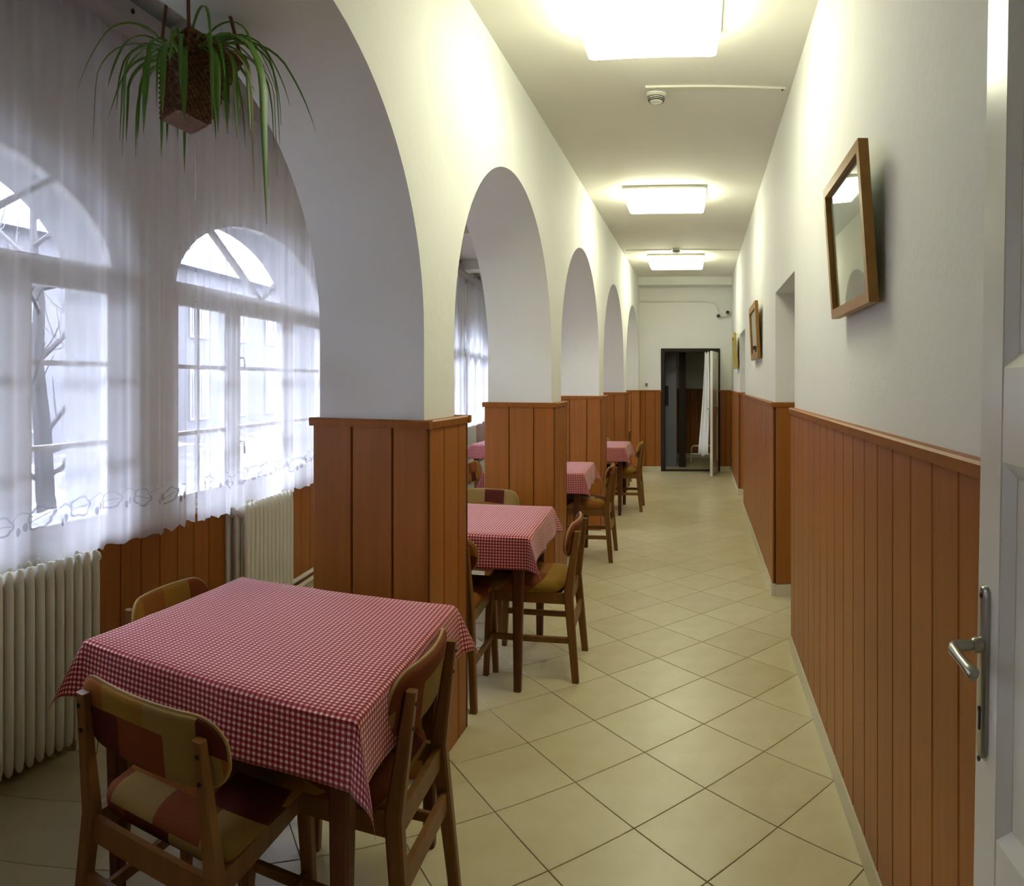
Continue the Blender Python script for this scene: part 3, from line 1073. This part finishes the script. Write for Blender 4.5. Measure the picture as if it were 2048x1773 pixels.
def back_mesh(inset=0.0, thick=.016):
    # rounded panel, curved round the sitter
    mb = MB()
    ol = []
    hw, z0, z1 = BW - inset, BZ0 + inset, BZ1 - inset
    r = .070
    cz = (z0 + z1) / 2
    for cx, cz_, a0 in ((1, 1, 0), (-1, 1, 90), (-1, -1, 180), (1, -1, 270)):
        ccx = cx * (hw - r)
        ccz = (z1 - r) if cz_ > 0 else (z0 + r)
        for k in range(8):
            a = radians(a0 + 90 / 7 * k)
            ol.append((ccx + r * cos(a), ccz + r * sin(a)))
    # densify straight edges
    dense = []
    for k, p in enumerate(ol):
        q = ol[(k + 1) % len(ol)]
        nseg = max(1, int(hypot(q[0] - p[0], q[1] - p[1]) / .03))
        for t in range(nseg):
            dense.append((p[0] + (q[0] - p[0]) * t / nseg, p[1] + (q[1] - p[1]) * t / nseg))
    def ring(s, off):
        return [(x * s, back_y(x * s, cz + (z - cz) * s) + off, cz + (z - cz) * s) for x, z in dense]
    rings = [ring(.02, -thick), ring(.5, -thick), ring(.8, -thick), ring(.95, -thick * .9), ring(.99, -thick * .55), ring(1.0, 0), ring(.99, thick * .55), ring(.95, thick * .9), ring(.8, thick), ring(.5, thick), ring(.02, thick)]
    mb.loft(rings)
    return mb
CH = {}
CH['seat'] = [(seat_mesh(), 'seat')]
bm_ = back_mesh()
CH['backrest'] = [(bm_.mesh('backrest', 'fabric', 70), 'backrest')]
def rear_leg(sx):
    mb = MB()
    P = [(sx * .208, -.262, 0), (sx * .182, -.222, .43), (sx * .172, -.264, .735)]
    W = [(.030, .034), (.034, .046), (.026, .026)]
    mb.loft([[Vector(p) + Vector((a * w / 2, b_ * d / 2, 0)) for a, b_ in ((1, -.7), (1, .7), (.7, 1), (-.7, 1), (-1, .7), (-1, -.7), (-.7, -1), (.7, -1))] for p, (w, d) in zip(P, W)])
    return mb.mesh('leg', 'chairwood', 30)
def front_leg(sx):
    return MB().bar((sx * .206, .192, 0), (sx * .190, .172, .43), .028, .028, .040, .040).mesh('leg', 'chairwood', 30)
CH['leg'] = [(rear_leg(1), 'leg'), (rear_leg(-1), 'leg'), (front_leg(1), 'leg'), (front_leg(-1), 'leg')]
CH['seat_rail'] = [(MB().box((sx * .178 - .010, -.205, .375), (sx * .178 + .010, .165, .428)).mesh('seat_rail', 'chairwood', 0), 'seat_rail') for sx in (-1, 1)]
CH['seat_rail'] += [(MB().box((-.170, .160, .375), (.170, .180, .428)).mesh('seat_rail', 'chairwood', 0), 'seat_rail'),
                    (MB().box((-.170, -.232, .365), (.170, -.214, .425)).mesh('seat_rail', 'chairwood', 0), 'seat_rail')]
CH['stretcher'] = [(MB().bar((sx * .193, -.236, .20), (sx * .196, .176, .20), .018, .030, side=(1, 0, 0)).mesh('stretcher', 'chairwood', 0), 'stretcher') for sx in (-1, 1)]
CH['stretcher'] += [(MB().box((-.180, -.248, .235), (.180, -.232, .295)).mesh('stretcher', 'chairwood', 0), 'stretcher')]
scr = []
for sx in (-1, 1):
    for z in (.645, .705):
        yy = -.264 - .0135 + (.735 - z) * .12
        scr.append((MB().lathe([(.005, 0), (.005, -.003)], (sx * .174, yy - .001, z), 8, 'Y').mesh('screw', 'darkmetal', 0), 'screw'))
CH['screw'] = scr
# edge piping round the backrest
pp = back_mesh()
nring = len(pp.v) // 11
ringp = [Vector(p) for p in pp.v[5 * nring:6 * nring]]
mbp = MB()
cen = sum(ringp, Vector()) / len(ringp)
rr = []
for k, p in enumerate(ringp):
    t = (ringp[(k + 1) % nring] - ringp[k - 1]).normalized()
    a = Vector((0, 1, 0))
    b_ = t.cross(a).normalized()
    rr.append([p + (a * cos(2 * pi * j / 6) + b_ * sin(2 * pi * j / 6)) * .0050 for j in range(6)])
i = 0
for r_ in rr:
    mbp.v += [tuple(q) for q in r_]
for k in range(nring):
    for j in range(6):
        a0 = k * 6 + j
        a1 = k * 6 + (j + 1) % 6
        b0 = ((k + 1) % nring) * 6 + j
        b1 = ((k + 1) % nring) * 6 + (j + 1) % 6
        mbp.f.append((a0, a1, b1, b0))
CH['piping'] = [(mbp.mesh('piping', 'piping', 60), 'piping')]

def chair(x, y, rz, label):
    """x, y = centre of the seat; rz = 0 faces +Y"""
    e = empty('dining_chair', (x, y, 0), rz)
    back = None
    for kind in ('seat', 'backrest', 'leg', 'seat_rail', 'stretcher'):
        for me, nm in CH[kind]:
            o = place(nm, me, e)
            if kind == 'backrest':
                back = o
    for me, nm in CH['piping'] + CH['screw']:
        place(nm, me, back)
    tag(e, 'wooden chair with patchwork upholstery ' + label, 'chair', 'patchwork dining chairs')
    return e
def behind(bx, by, rz):
    """place by the backrest's position"""
    k = .245
    return bx - sin(rz) * k, by + cos(rz) * k
def chair_b(bx, by, rz, label):
    x, y = behind(bx, by, rz)
    return chair(x, y, rz, label)
chair_b(-1.125, 1.10, radians(5), 'in front of the nearest table, its back to the camera')
chair_b(-.705, 1.715, radians(94), 'at the corridor side of the nearest table')
chair_b(-1.66, 1.74, radians(-84), 'between the nearest table and the window wall')
chair_b(-1.20, 2.965, radians(4), 'behind the first pillar, its back to the camera')
chair_b(-.635, 3.59, radians(93), 'at the corridor side of the second table')
chair_b(-1.37, 4.385, radians(181), 'at the far side of the second table, facing the camera')
chair_b(-.745, 5.87, radians(91), 'at the corridor side of the third table')
chair_b(-1.96, 5.78, radians(-88), 'at the window side of the third table')
chair_b(-.685, 8.10, radians(91), 'at the corridor side of the fourth table')
chair_b(-1.34, 8.80, radians(181), 'at the far side of the fourth table, facing the camera')
chair_b(-2.25, 8.82, radians(180), 'at the far side of the small table by the window')
chair_b(-1.03, 10.05, radians(92), 'standing last in the row, before the end wall')

# ------------------------------------------------------------------ radiators
RT, RB, RD = .80, .07, 1.83
def section_mesh():
    mb = MB()
    hw = .0215
    for d0 in (.022, .080, .138):                 # three columns, in local x (0 = front plane, negative = to the wall)
        ring = []
        for k in range(10):
            a = 2 * pi * k / 10
            ring.append((-d0 + .022 * cos(a), hw * .92 * sin(a)))
        rings = []
        for s_, z in ((.35, RB), (.75, RB + .012), (.95, RB + .05), (1, RB + .08), (1, RT - .08), (.95, RT - .05), (.75, RT - .012), (.35, RT)):
            rings.append([(-d0 + (x + d0) * s_, y * s_, z) for x, y in ring])
        mb.loft(rings)
    for z0, z1 in ((RB + .02, RB + .085), (RT - .085, RT - .012)):
        ring = [(hw * cos(2 * pi * k / 10), (z0 + z1) / 2 + (z1 - z0) / 2 * sin(2 * pi * k / 10)) for k in range(10)]
        mb.loft([[(-.02, y, z) for y, z in ring], [(-.14, y, z) for y, z in ring]])
        mb.lathe([(.020, -.026), (.020, .026)], (-.08, 0, (z0 + z1) / 2), 10, 'Y')
    return mb.mesh('section', 'radiator', 50)
SECM = section_mesh()
def radiator(s0, n_, label):
    e = empty('radiator', G(RD, s0))
    e.rotation_euler = (0, 0, WW)
    for k in range(n_):
        place('section', SECM, e, (0, .026 + k * .052, 0))
    for k in (1, n_ - 2):
        MB().bar((-.08, .026 + k * .052, 0), (-.08, .026 + k * .052, RB + .03), .03, .02).build('foot', 'radiator', e, 0)
    y1 = n_ * .052
    MB().lathe([(.016, 0), (.016, .03), (.022, .032), (.022, .06), (.012, .065)], (-.08, y1, RT - .05), 12, 'Y').build('valve', 'plastic', e, 40)
    MB().tube([(-.08, y1, RB + .055), (-.08, y1 + .06, RB + .055), (-.11, y1 + .08, RB + .055)], .012).build('feed_pipe', 'radiator', e)
    tag(e, label, 'radiator', 'column radiators under the windows')
    return y1
radiator(.86, 25, 'cream column radiator under the nearest window, left of the front table')
radiator(3.38, 12, 'cream column radiator under the second window, behind the front table')
radiator(8.75, 12, 'cream column radiator seen past the second pillar, by the window table')
radiator(10.1, 12, 'cream column radiator farthest along the gallery, beyond the window table')
for d, z, nm in ((1.93, .10, 'lower'), (1.93, .155, 'upper')):
    pts = [G(d, 4.03, z), G(d, 5.5, z), G(d, 8.6, z)]
    tag(MB().tube(pts, .014).build('heating_pipe', 'radiator'), '%s of two cream heating pipes running low along the gallery wall' % nm, 'pipe', 'heating pipes')

# ------------------------------------------------------------------ curtain rail and sheer curtains
CR = MB().box((-1.985, S0 + .3, 2.99), (-1.80, S1 - .5, 3.07)).build('curtain_rail', 'rail_board', smooth=0)
CR.rotation_euler = (0, 0, WW)
for s_ in [.7 + .8 * k for k in range(17)]:
    MB().box((-1.999, s_, 3.07), (-1.84, s_ + .03, 3.159)).build('bracket', 'rail_board', CR, 0)
    MB().lathe([(.011, 0), (.011, .006)], (-1.80, s_ + .015, 3.03), 8, 'X').build('screw', 'darkmetal', CR)
tag(CR, 'grey curtain rail board fixed below the gallery ceiling above the windows', 'curtain rail')
def curtain(s0, s1, label, seed, leaves=True, zt=2.99, zh=.765):
    r = random.Random(seed)
    ph = [r.uniform(0, 6.28) for _ in range(6)]
    gather = [(r.uniform(s0, s1), r.uniform(.05, .10), r.uniform(.007, .014)) for _ in range(4)]
    def pos(s, z):
        t = (zt - z) / (zt - zh)
        a = .012 + .010 * t
        x = -1.90 + (.012 if seed == 11 else 0) + a * .55 * sin(s * 29 + ph[0]) + .012 * sin(s * 11 + ph[1] + t * .6) + .003 * sin(s * 83 + ph[2])
        for g, wd, am in gather:
            x += am * math.exp(-((s - g - .03 * t) / wd) ** 2) * sin((s - g) * 90)
        x = max(-1.955, min(-1.845, x))
        return (x, s + .006 * sin(s * 47 + ph[3]), z)
    n_ = int((s1 - s0) / .011)
    mb = MB()
    nz = 22
    for k in range(nz + 1):
        for j in range(n_ + 1):
            s = s0 + (s1 - s0) * j / n_
            scal = .018 * abs(sin(s * 26 + ph[4])) + .005 * sin(s * 61)
            z = zt - (zt - zh - (scal if k == nz else scal * (k / nz) ** 8)) * k / nz
            mb.v.append(pos(s, z))
    for k in range(nz):
        for j in range(n_):
            q = k * (n_ + 1) + j
            mb.f.append((q, q + 1, q + n_ + 2, q + n_ + 1))
    o = mb.build('sheer_curtain', 'sheer', None, 80)
    o.rotation_euler = (0, 0, WW)
    tag(o, label, 'curtain', 'sheer curtains along the window wall')
    if not leaves:
        return
    def patch(name, fn, nu, nv):
        q = MB()
        for a in range(nu + 1):
            for b_ in range(nv + 1):
                s, z = fn(a / nu, b_ / nv)
                p = pos(s, z)
                q.v.append((p[0] + .003, p[1], p[2]))
        for a in range(nu):
            for b_ in range(nv):
                k0 = a * (nv + 1) + b_
                q.f.append((k0, k0 + 1, k0 + nv + 2, k0 + nv + 1))
        q.build(name, 'embroidery', o, 80)
    s = s0 + .1
    while s < s1 - .15:
        zc = .955 + r.uniform(-.02, .02)
        ang0 = r.uniform(-.5, .5)
        L, Wd = r.uniform(.055, .07), r.uniform(.034, .042)
        def leaf_ring(u, v_, s=s, zc=zc, ang0=ang0, L=L, Wd=Wd):
            a = 2 * pi * u
            rad = 1 + .10 * cos(5 * a) - .03 * cos(10 * a)
            k = .80 + .20 * v_
            x, y = L * cos(a) * rad * k, Wd * sin(a) * rad * k
            return s + x * cos(ang0) - y * sin(ang0), zc + x * sin(ang0) + y * cos(ang0)
        patch('embroidered_leaf', leaf_ring, 30, 1)
        def vein(u, v_, s=s, zc=zc, ang0=ang0, L=L):
            x, y = L * (1.6 * u - .8), .004 * (v_ - .5)
            return s + x * cos(ang0) - y * sin(ang0), zc + x * sin(ang0) + y * cos(ang0)
        patch('leaf_vein', vein, 8, 1)
        for k in range(2):
            bs, bz = s + .095 + k * .036, zc - .028 + k * .012
            def berry(u, v_, bs=bs, bz=bz):
                a = 2 * pi * u
                return bs + .014 * v_ * cos(a), bz + .017 * v_ * sin(a)
            patch('embroidered_berry', berry, 12, 1)
        def stem(u, v_, s=s, zc=zc):
            return s + .05 + .13 * u, zc + .012 + .025 * sin(pi * u) + .005 * v_
        patch('embroidered_stem', stem, 12, 1)
        s += .205 + r.uniform(-.01, .01)
curtain(.55, 2.98, 'sheer white curtain with embroidered leaves across the nearest window', 3)
curtain(2.965, 5.30, 'sheer white curtain with embroidered leaves across the second window', 11)
curtain(5.34, 7.75, 'sheer white curtain across the third window', 5, False)
curtain(7.8, 10.2, 'sheer white curtain across the fourth window', 6, False)
curtain(10.25, 12.7, 'sheer white curtain on the window seen through the second arch', 8, False)
curtain(12.75, 14.4, 'sheer white curtain at the far end of the gallery', 9, False)

# ------------------------------------------------------------------ hanging basket with spider plant
BX, BY, BZT, BZB = -1.435, 1.585, 2.485, 2.275
bk = empty('hanging_basket', (BX, BY, BZB))
tilt = Matrix.Rotation(radians(13), 3, Vector((-.67, .74, 0))) @ Matrix.Rotation(radians(-5), 3, Vector((.74, .67, 0))) @ Matrix.Rotation(radians(70), 3, 'Z')
bk.rotation_euler = tilt.to_euler()
tag(bk, 'brown wicker basket hanging from the gallery ceiling above the front table', 'basket')
HB = BZT - BZB
def bw(t):
    return .054 + .040 * t
def square_ring(h, w, amp, phase, n_=12):
    pts = []
    cs = [(1, -1), (1, 1), (-1, 1), (-1, -1)]
    for k in range(4):
        p, q = cs[k], cs[(k + 1) % 4]
        for j in range(n_):
            u = j / n_
            x, y = p[0] + (q[0] - p[0]) * u, p[1] + (q[1] - p[1]) * u
            a = amp * cos(pi * (j + phase))
            nx_, ny_ = ((q[1] - p[1]) / 2, -(q[0] - p[0]) / 2)
            pts.append(Vector((x * w + nx_ * a, y * w + ny_ * a, h)))
    return pts
def ring_tube(mb, pts, r, n_=5):
    i = len(mb.v)
    L = len(pts)
    for k, p in enumerate(pts):
        t = (pts[(k + 1) % L] - pts[k - 1]).normalized()
        a = Vector((0, 0, 1))
        b_ = t.cross(a).normalized()
        for j in range(n_):
            mb.v.append(tuple(p + (a * cos(2 * pi * j / n_) + b_ * sin(2 * pi * j / n_)) * r))
    for k in range(L):
        for j in range(n_):
            k2, j2 = (k + 1) % L, (j + 1) % n_
            mb.f.append((i + k * n_ + j, i + k * n_ + j2, i + k2 * n_ + j2, i + k2 * n_ + j))
mb = MB()
for k in range(26):
    t = (k + .5) / 26
    ring_tube(mb, square_ring(HB * t, bw(t), .004, k % 2), .0056)
mb.build('woven_wall', 'wicker', bk, 60)
mb = MB()
for p, q in zip(square_ring(0, bw(0), 0, 0), square_ring(HB, bw(1), 0, 0)):
    mb.tube([p, q], .0035, 5)
mb.build('stakes', 'wicker', bk, 60)
mb = MB()
ring_tube(mb, square_ring(HB, bw(1) + .003, 0, 0), .010, 8)
mb.build('rim', 'wicker', bk, 60)
w0 = bw(0)
MB().box((-w0, -w0, -.004), (w0, w0, .004)).build('base', 'wicker', bk, 0)
w1 = bw(.88) - .004
MB().box((-w1, -w1, HB * .80), (w1, w1, HB * .88)).build('soil', 'soil', bk, 0)
hook = Vector((0, 0, ZC - BZB - .01))
inv = bk.rotation_euler.to_matrix().inverted()
for sx, sy in ((1, -1), (-1, -1), (-1, 1), (1, 1)):
    top = inv @ (Vector((0, 0, ZC - BZB - .03)))
    MB().tube([(sx * bw(1), sy * bw(1), HB), tuple(Vector((sx * bw(1), sy * bw(1), HB)).lerp(top, .5)), tuple(top)], .0055, 6).build('cord', 'cord', bk)
top = inv @ Vector((0, 0, ZC - BZB))
MB().tube([tuple(inv @ Vector((0, 0, ZC - BZB - .035))), tuple(inv @ Vector((0, 0, ZC - BZB + .002)))], .006, 8).build('ceiling_hook', 'darkmetal', bk)

pl = empty('spider_plant', (BX, BY, BZT - .03))
tag(pl, 'spider plant with long arching green leaves in the hanging basket', 'plant')
def leaf_obj(az, length, up0, droop, width, r, start=None, mt='leaf'):
    """ribbon that leaves at angle up0 and bends down by 'droop' radians over its length"""
    n_ = 16
    p = Vector(start or (.05 * cos(az), .05 * sin(az), 0))
    mb = MB()
    mb.uv = []
    step = length / n_
    el = up0
    tw = r.uniform(-.5, .5)
    side = Vector((-sin(az), cos(az), 0))
    for k in range(n_ + 1):
        t = k / n_
        w = width * (0.55 + .45 * min(1, t * 4)) * (1 - max(0, (t - .55) / .45) ** 1.6)
        d = Vector((cos(az) * cos(el), sin(az) * cos(el), sin(el)))
        nrm = d.cross(side).normalized()
        s_ = (side * cos(tw * t) + nrm * sin(tw * t))
        for u in (-1, 0, 1):
            q = p + s_ * (u * w / 2) - nrm * (0 if u else w * .18)
            mb.v.append(tuple(q))
            mb.uv.append((u * .5 + .5, t))
        p = p + d * step
        el = max(-1.53, el - droop / n_ * (1.6 if t < .55 else .35))
    for k in range(n_):
        for u in range(2):
            a = k * 3 + u
            mb.f.append((a, a + 1, a + 4, a + 3))
    o = mb.build('leaf', mt, pl, 80)
    md = o.modifiers.new('thickness', 'SOLIDIFY')
    md.thickness = .0012
rl = random.Random(21)
# azimuth 0 = +X (right in the photo); the camera lies toward -Y and +X
for k in range(30):
    az = 2 * pi * k / 30 + rl.uniform(-.1, .1)
    leaf_obj(az, rl.uniform(.26, .50), rl.uniform(.35, 1.35), rl.uniform(1.9, 2.8), rl.uniform(.009, .016), rl)
for az, L, up, dr_, w in ((-.25, .80, .25, 2.1, .027), (-.05, .40, .30, 2.3, .022), (.1, .42, .45, 2.3, .020), (.35, .50, .6, 2.2, .016), (.5, .46, .9, 2.4, .014),
                          (-1.15, .36, .35, 2.2, .021), (-2.2, .36, .3, 2.2, .019), (-2.5, .33, .3, 2.3, .018), (3.0, .42, .7, 2.3, .013), (2.7, .36, .5, 2.4, .014),
                          (-.85, .33, .2, 2.5, .021), (-1.55, .36, .25, 2.5, .023), (-.3, .33, .2, 2.4, .023), (-.4, .40, .2, 2.0, .022), (-.15, .36, .1, 2.0, .022), (.7, .52, .8, 2.0, .013)):
    leaf_obj(az, L, up, dr_, w, rl)
for az, L, up, dr_, w in ((.15, .58, .2, 2.1, .009), (-.1, .60, .1, 2.0, .008), (.4, .55, .3, 2.1, .008)):
    leaf_obj(az, L, up, dr_, w, rl, mt='dryleaf')

# ------------------------------------------------------------------ outside: snowy garden, trees, a house
g = MB().box((-60, -40, -.6), (-2.2, 60, -.35)).build('garden_ground', 'ground', smooth=0)
g.rotation_euler = (0, 0, WW)
struct(g, 'grey garden ground with snow patches outside the windows', 'ground')
h = empty('neighbour_house', G(12, 12, -.35), WW)
tag(h, 'pale grey house across the snowy garden, seen through the near windows', 'house')
MB().box((-6, -16, 0), (0, 26, 5.4)).build('wall', 'house', h, 0)
for k in range(15):
    yy = -14.5 + 2.6 * k
    for zz in (.6, 3.2):
        wnd = MB().box((.0, yy, zz), (.06, yy + 1.15, zz + 1.6)).build('window', 'house_trim', h, 0)
        MB().box((.05, yy + .1, zz + .1), (.075, yy + .53, zz + 1.5)).build('pane', 'housewin', wnd, 0)
        MB().box((.05, yy + .62, zz + .1), (.075, yy + 1.05, zz + 1.5)).build('pane', 'housewin', wnd, 0)
MB().loft([[(.5, -16.4, 5.3), (.5, 26.4, 5.3), (-6.4, 26.4, 5.3), (-6.4, -16.4, 5.3)], [(-2.9, -16.4, 7.2), (-2.9, 26.4, 7.2), (-3.1, 26.4, 7.2), (-3.1, -16.4, 7.2)]]).build('roof', 'house_roof', h, 0, True)
def bare_tree(d, s, hgt, seed, label):
    r = random.Random(seed)
    e = empty('bare_tree', G(d, s, -.36), r.uniform(0, 6))
    trunk = [Vector((0, 0, 0))]
    for k in range(6):
        trunk.append(trunk[-1] + Vector((r.uniform(-.12, .12), r.uniform(-.12, .12), hgt / 6)))
    MB().tube(trunk, [.13, .11, .10, .085, .065, .045, .02], 8).build('trunk', 'bark', e)
    for k in range(13):
        i0 = r.randrange(1, 6)
        p = trunk[i0].lerp(trunk[i0 + 1], r.random())
        a = r.uniform(0, 6.28)
        L = r.uniform(.7, 1.7)
        pts = [p]
        dirv = Vector((cos(a), sin(a), r.uniform(.1, .7)))
        for q in range(4):
            dirv += Vector((r.uniform(-.25, .25), r.uniform(-.25, .25), r.uniform(-.1, .25)))
            pts.append(pts[-1] + dirv.normalized() * L / 4)
        mb = MB().tube(pts, [.032, .026, .02, .014, .006], 5)
        for q in range(1, 5):
            for z in range(2):
                d2 = (dirv + Vector((r.uniform(-1, 1), r.uniform(-1, 1), r.uniform(-.4, .6)))).normalized()
                mb.tube([pts[q], pts[q] + d2 * .25, pts[q] + d2 * .45 + Vector((0, 0, .08))], [.010, .007, .003], 4)
        mb.build('branch', 'bark', e)
    tag(e, label, 'tree', 'bare trees in the snowy garden')
bare_tree(5.2, 5.3, 4.0, 4, 'bare tree outside, seen through the left panes of the second window')
bare_tree(6.5, 8.2, 4.6, 5, 'bare tree outside, seen through the middle of the second window')
bare_tree(5.0, 2.9, 4.2, 6, 'bare tree outside the nearest window')
def conifer(d, s, hgt, seed, label):
    r = random.Random(seed)
    e = empty('conifer', G(d, s, -.36))
    MB().tube([(0, 0, 0), (0, 0, hgt * .9)], [.12, .03], 8).build('trunk', 'bark', e)
    for k in range(9):
        z = .5 + (hgt - .6) * k / 9
        rad = (1 - k / 9.5) * hgt * .27
        mb = MB()
        prof = []
        nn = 22
        r1 = [rad * r.uniform(.72, 1.08) for _ in range(nn)]
        mb.loft([[(r1[j] * cos(2 * pi * j / nn), r1[j] * sin(2 * pi * j / nn), z - .18 * r.random()) for j in range(nn)],
                 [(rad * .5 * cos(2 * pi * j / nn), rad * .5 * sin(2 * pi * j / nn), z + hgt * .06) for j in range(nn)],
                 [(.04 * cos(2 * pi * j / nn), .04 * sin(2 * pi * j / nn), z + hgt * .14) for j in range(nn)]])
        mb.build('bough', 'evergreen', e, 0)
    tag(e, label, 'tree', 'conifers in the snowy garden')
conifer(7.4, 3.0, 5.0, 3, 'frosted conifer in the garden outside the nearest window')
